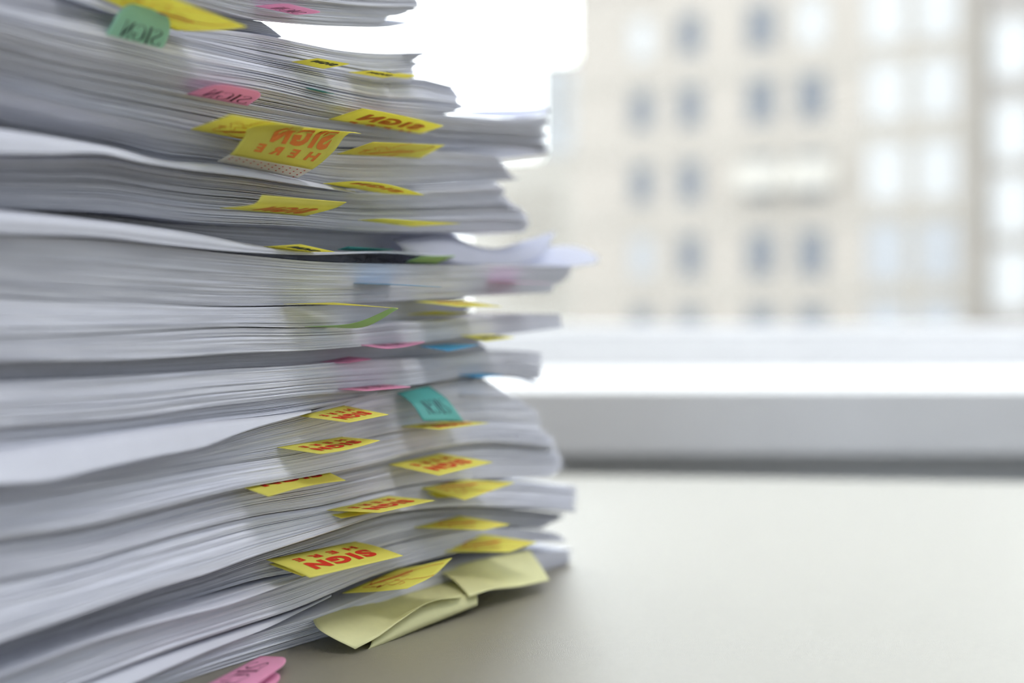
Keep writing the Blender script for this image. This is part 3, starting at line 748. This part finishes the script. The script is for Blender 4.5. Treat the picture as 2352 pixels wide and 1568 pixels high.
page('thin page corner under the tip of the plain yellow flag', [([(395, 66), (430, 74)], 0), ([(400, 70), (424, 70)], 2)])
# white pages curling up at the right of the deep gap
page('white page curling up highest at the right of the deep gap', [([(900, 548), (1036, 540), (1081, 561), (1140, 571), (1206, 553), (1276, 532)], -8), ([(920, 566), (1036, 566), (1100, 578), (1160, 584), (1220, 572), (1268, 548)], -3), ([(930, 584), (1033, 602), (1120, 606), (1206, 602), (1250, 582)], 0)], M_thin, nc=30)
page('white page tip reaching furthest out over the tight bundle', [([(1080, 590), (1200, 572), (1274, 565), (1337, 571), (1376, 590)], -9), ([(1060, 606), (1176, 608), (1250, 610), (1320, 611), (1370, 604)], 0)], M_thin, nc=24)
page('white page lying on the loosely fanned bundle', [([(1040, 258), (1120, 252), (1200, 249), (1258, 246)], -10), ([(1040, 262), (1120, 268), (1200, 270), (1258, 262)], -1)], M_thin, nc=20)
page('pale page tip floating out beside the short top bundle', [([(880, 126), (980, 128), (1090, 126)], -25), ([(930, 124), (1050, 121), (1125, 112)], 0)], nc=20)
page('white page curving down at the end of the pale bundle', [([(980, 868), (1080, 864), (1160, 862)], -30), ([(1060, 880), (1150, 862), (1215, 870), (1255, 890)], 0)], nc=24)
page('thick white page lifting off the desk at the stack corner', [([(1100, 1300), (1200, 1285), (1300, 1272)], -20), ([(1120, 1318), (1229, 1296), (1316, 1293)], 0)], nc=20)
page('white page end rolled outwards beside the teal flag', [([(1010, 885), (1080, 878), (1120, 878)], -6), ([(1060, 905), (1130, 905), (1165, 905)], 0), ([(1060, 915), (1120, 922), (1158, 920)], -3)], nc=20)

# ------------------------------------------------------------------ pale yellow sticky notes at the foot of the stack
page('pale yellow sticky note curling down over its folded lower half', [([(716, 1414), (780, 1388), (870, 1372), (960, 1345), (1050, 1318)], -2),
     ([(728, 1440), (810, 1420), (900, 1395), (1000, 1365), (1062, 1345)], 6), ([(760, 1462), (830, 1448), (915, 1415), (1000, 1378), (1064, 1362)], 11), ([(816, 1490), (868, 1462), (920, 1424), (990, 1381), (1056, 1371)], 15)],
     M_note, 'sticky note', 'sticky_note', 'pale sticky notes at the foot of the stack')
page('rolled lower half of the pale sticky note touching the desk', [([(750, 1466), (800, 1470), (900, 1430), (1000, 1380), (1090, 1345)], -1), ([(806, 1478), (850, 1455), (930, 1410), (1020, 1378), (1096, 1358)], 9),
     ([(852, 1464), (900, 1430), (960, 1396), (1030, 1374), (1096, 1362)], 12.5), ([(842, 1494), (900, 1470), (970, 1440), (1040, 1412), (1095, 1390)], 14), ([(800, 1490), (860, 1472), (930, 1440), (1000, 1412), (1080, 1380)], 6)],
     M_note, 'sticky note', 'sticky_note', 'pale sticky notes at the foot of the stack')
page('pale sticky note with a bent corner over the desk edge shadow', [([(1010, 1312), (1080, 1290), (1150, 1275), (1215, 1262)], 0), ([(1046, 1335), (1120, 1322), (1180, 1310), (1240, 1296)], 7), ([(1078, 1370), (1120, 1358), (1190, 1350), (1262, 1332)], 15)],
     M_note, 'sticky note', 'sticky_note', 'pale sticky notes at the foot of the stack', curl=.4)
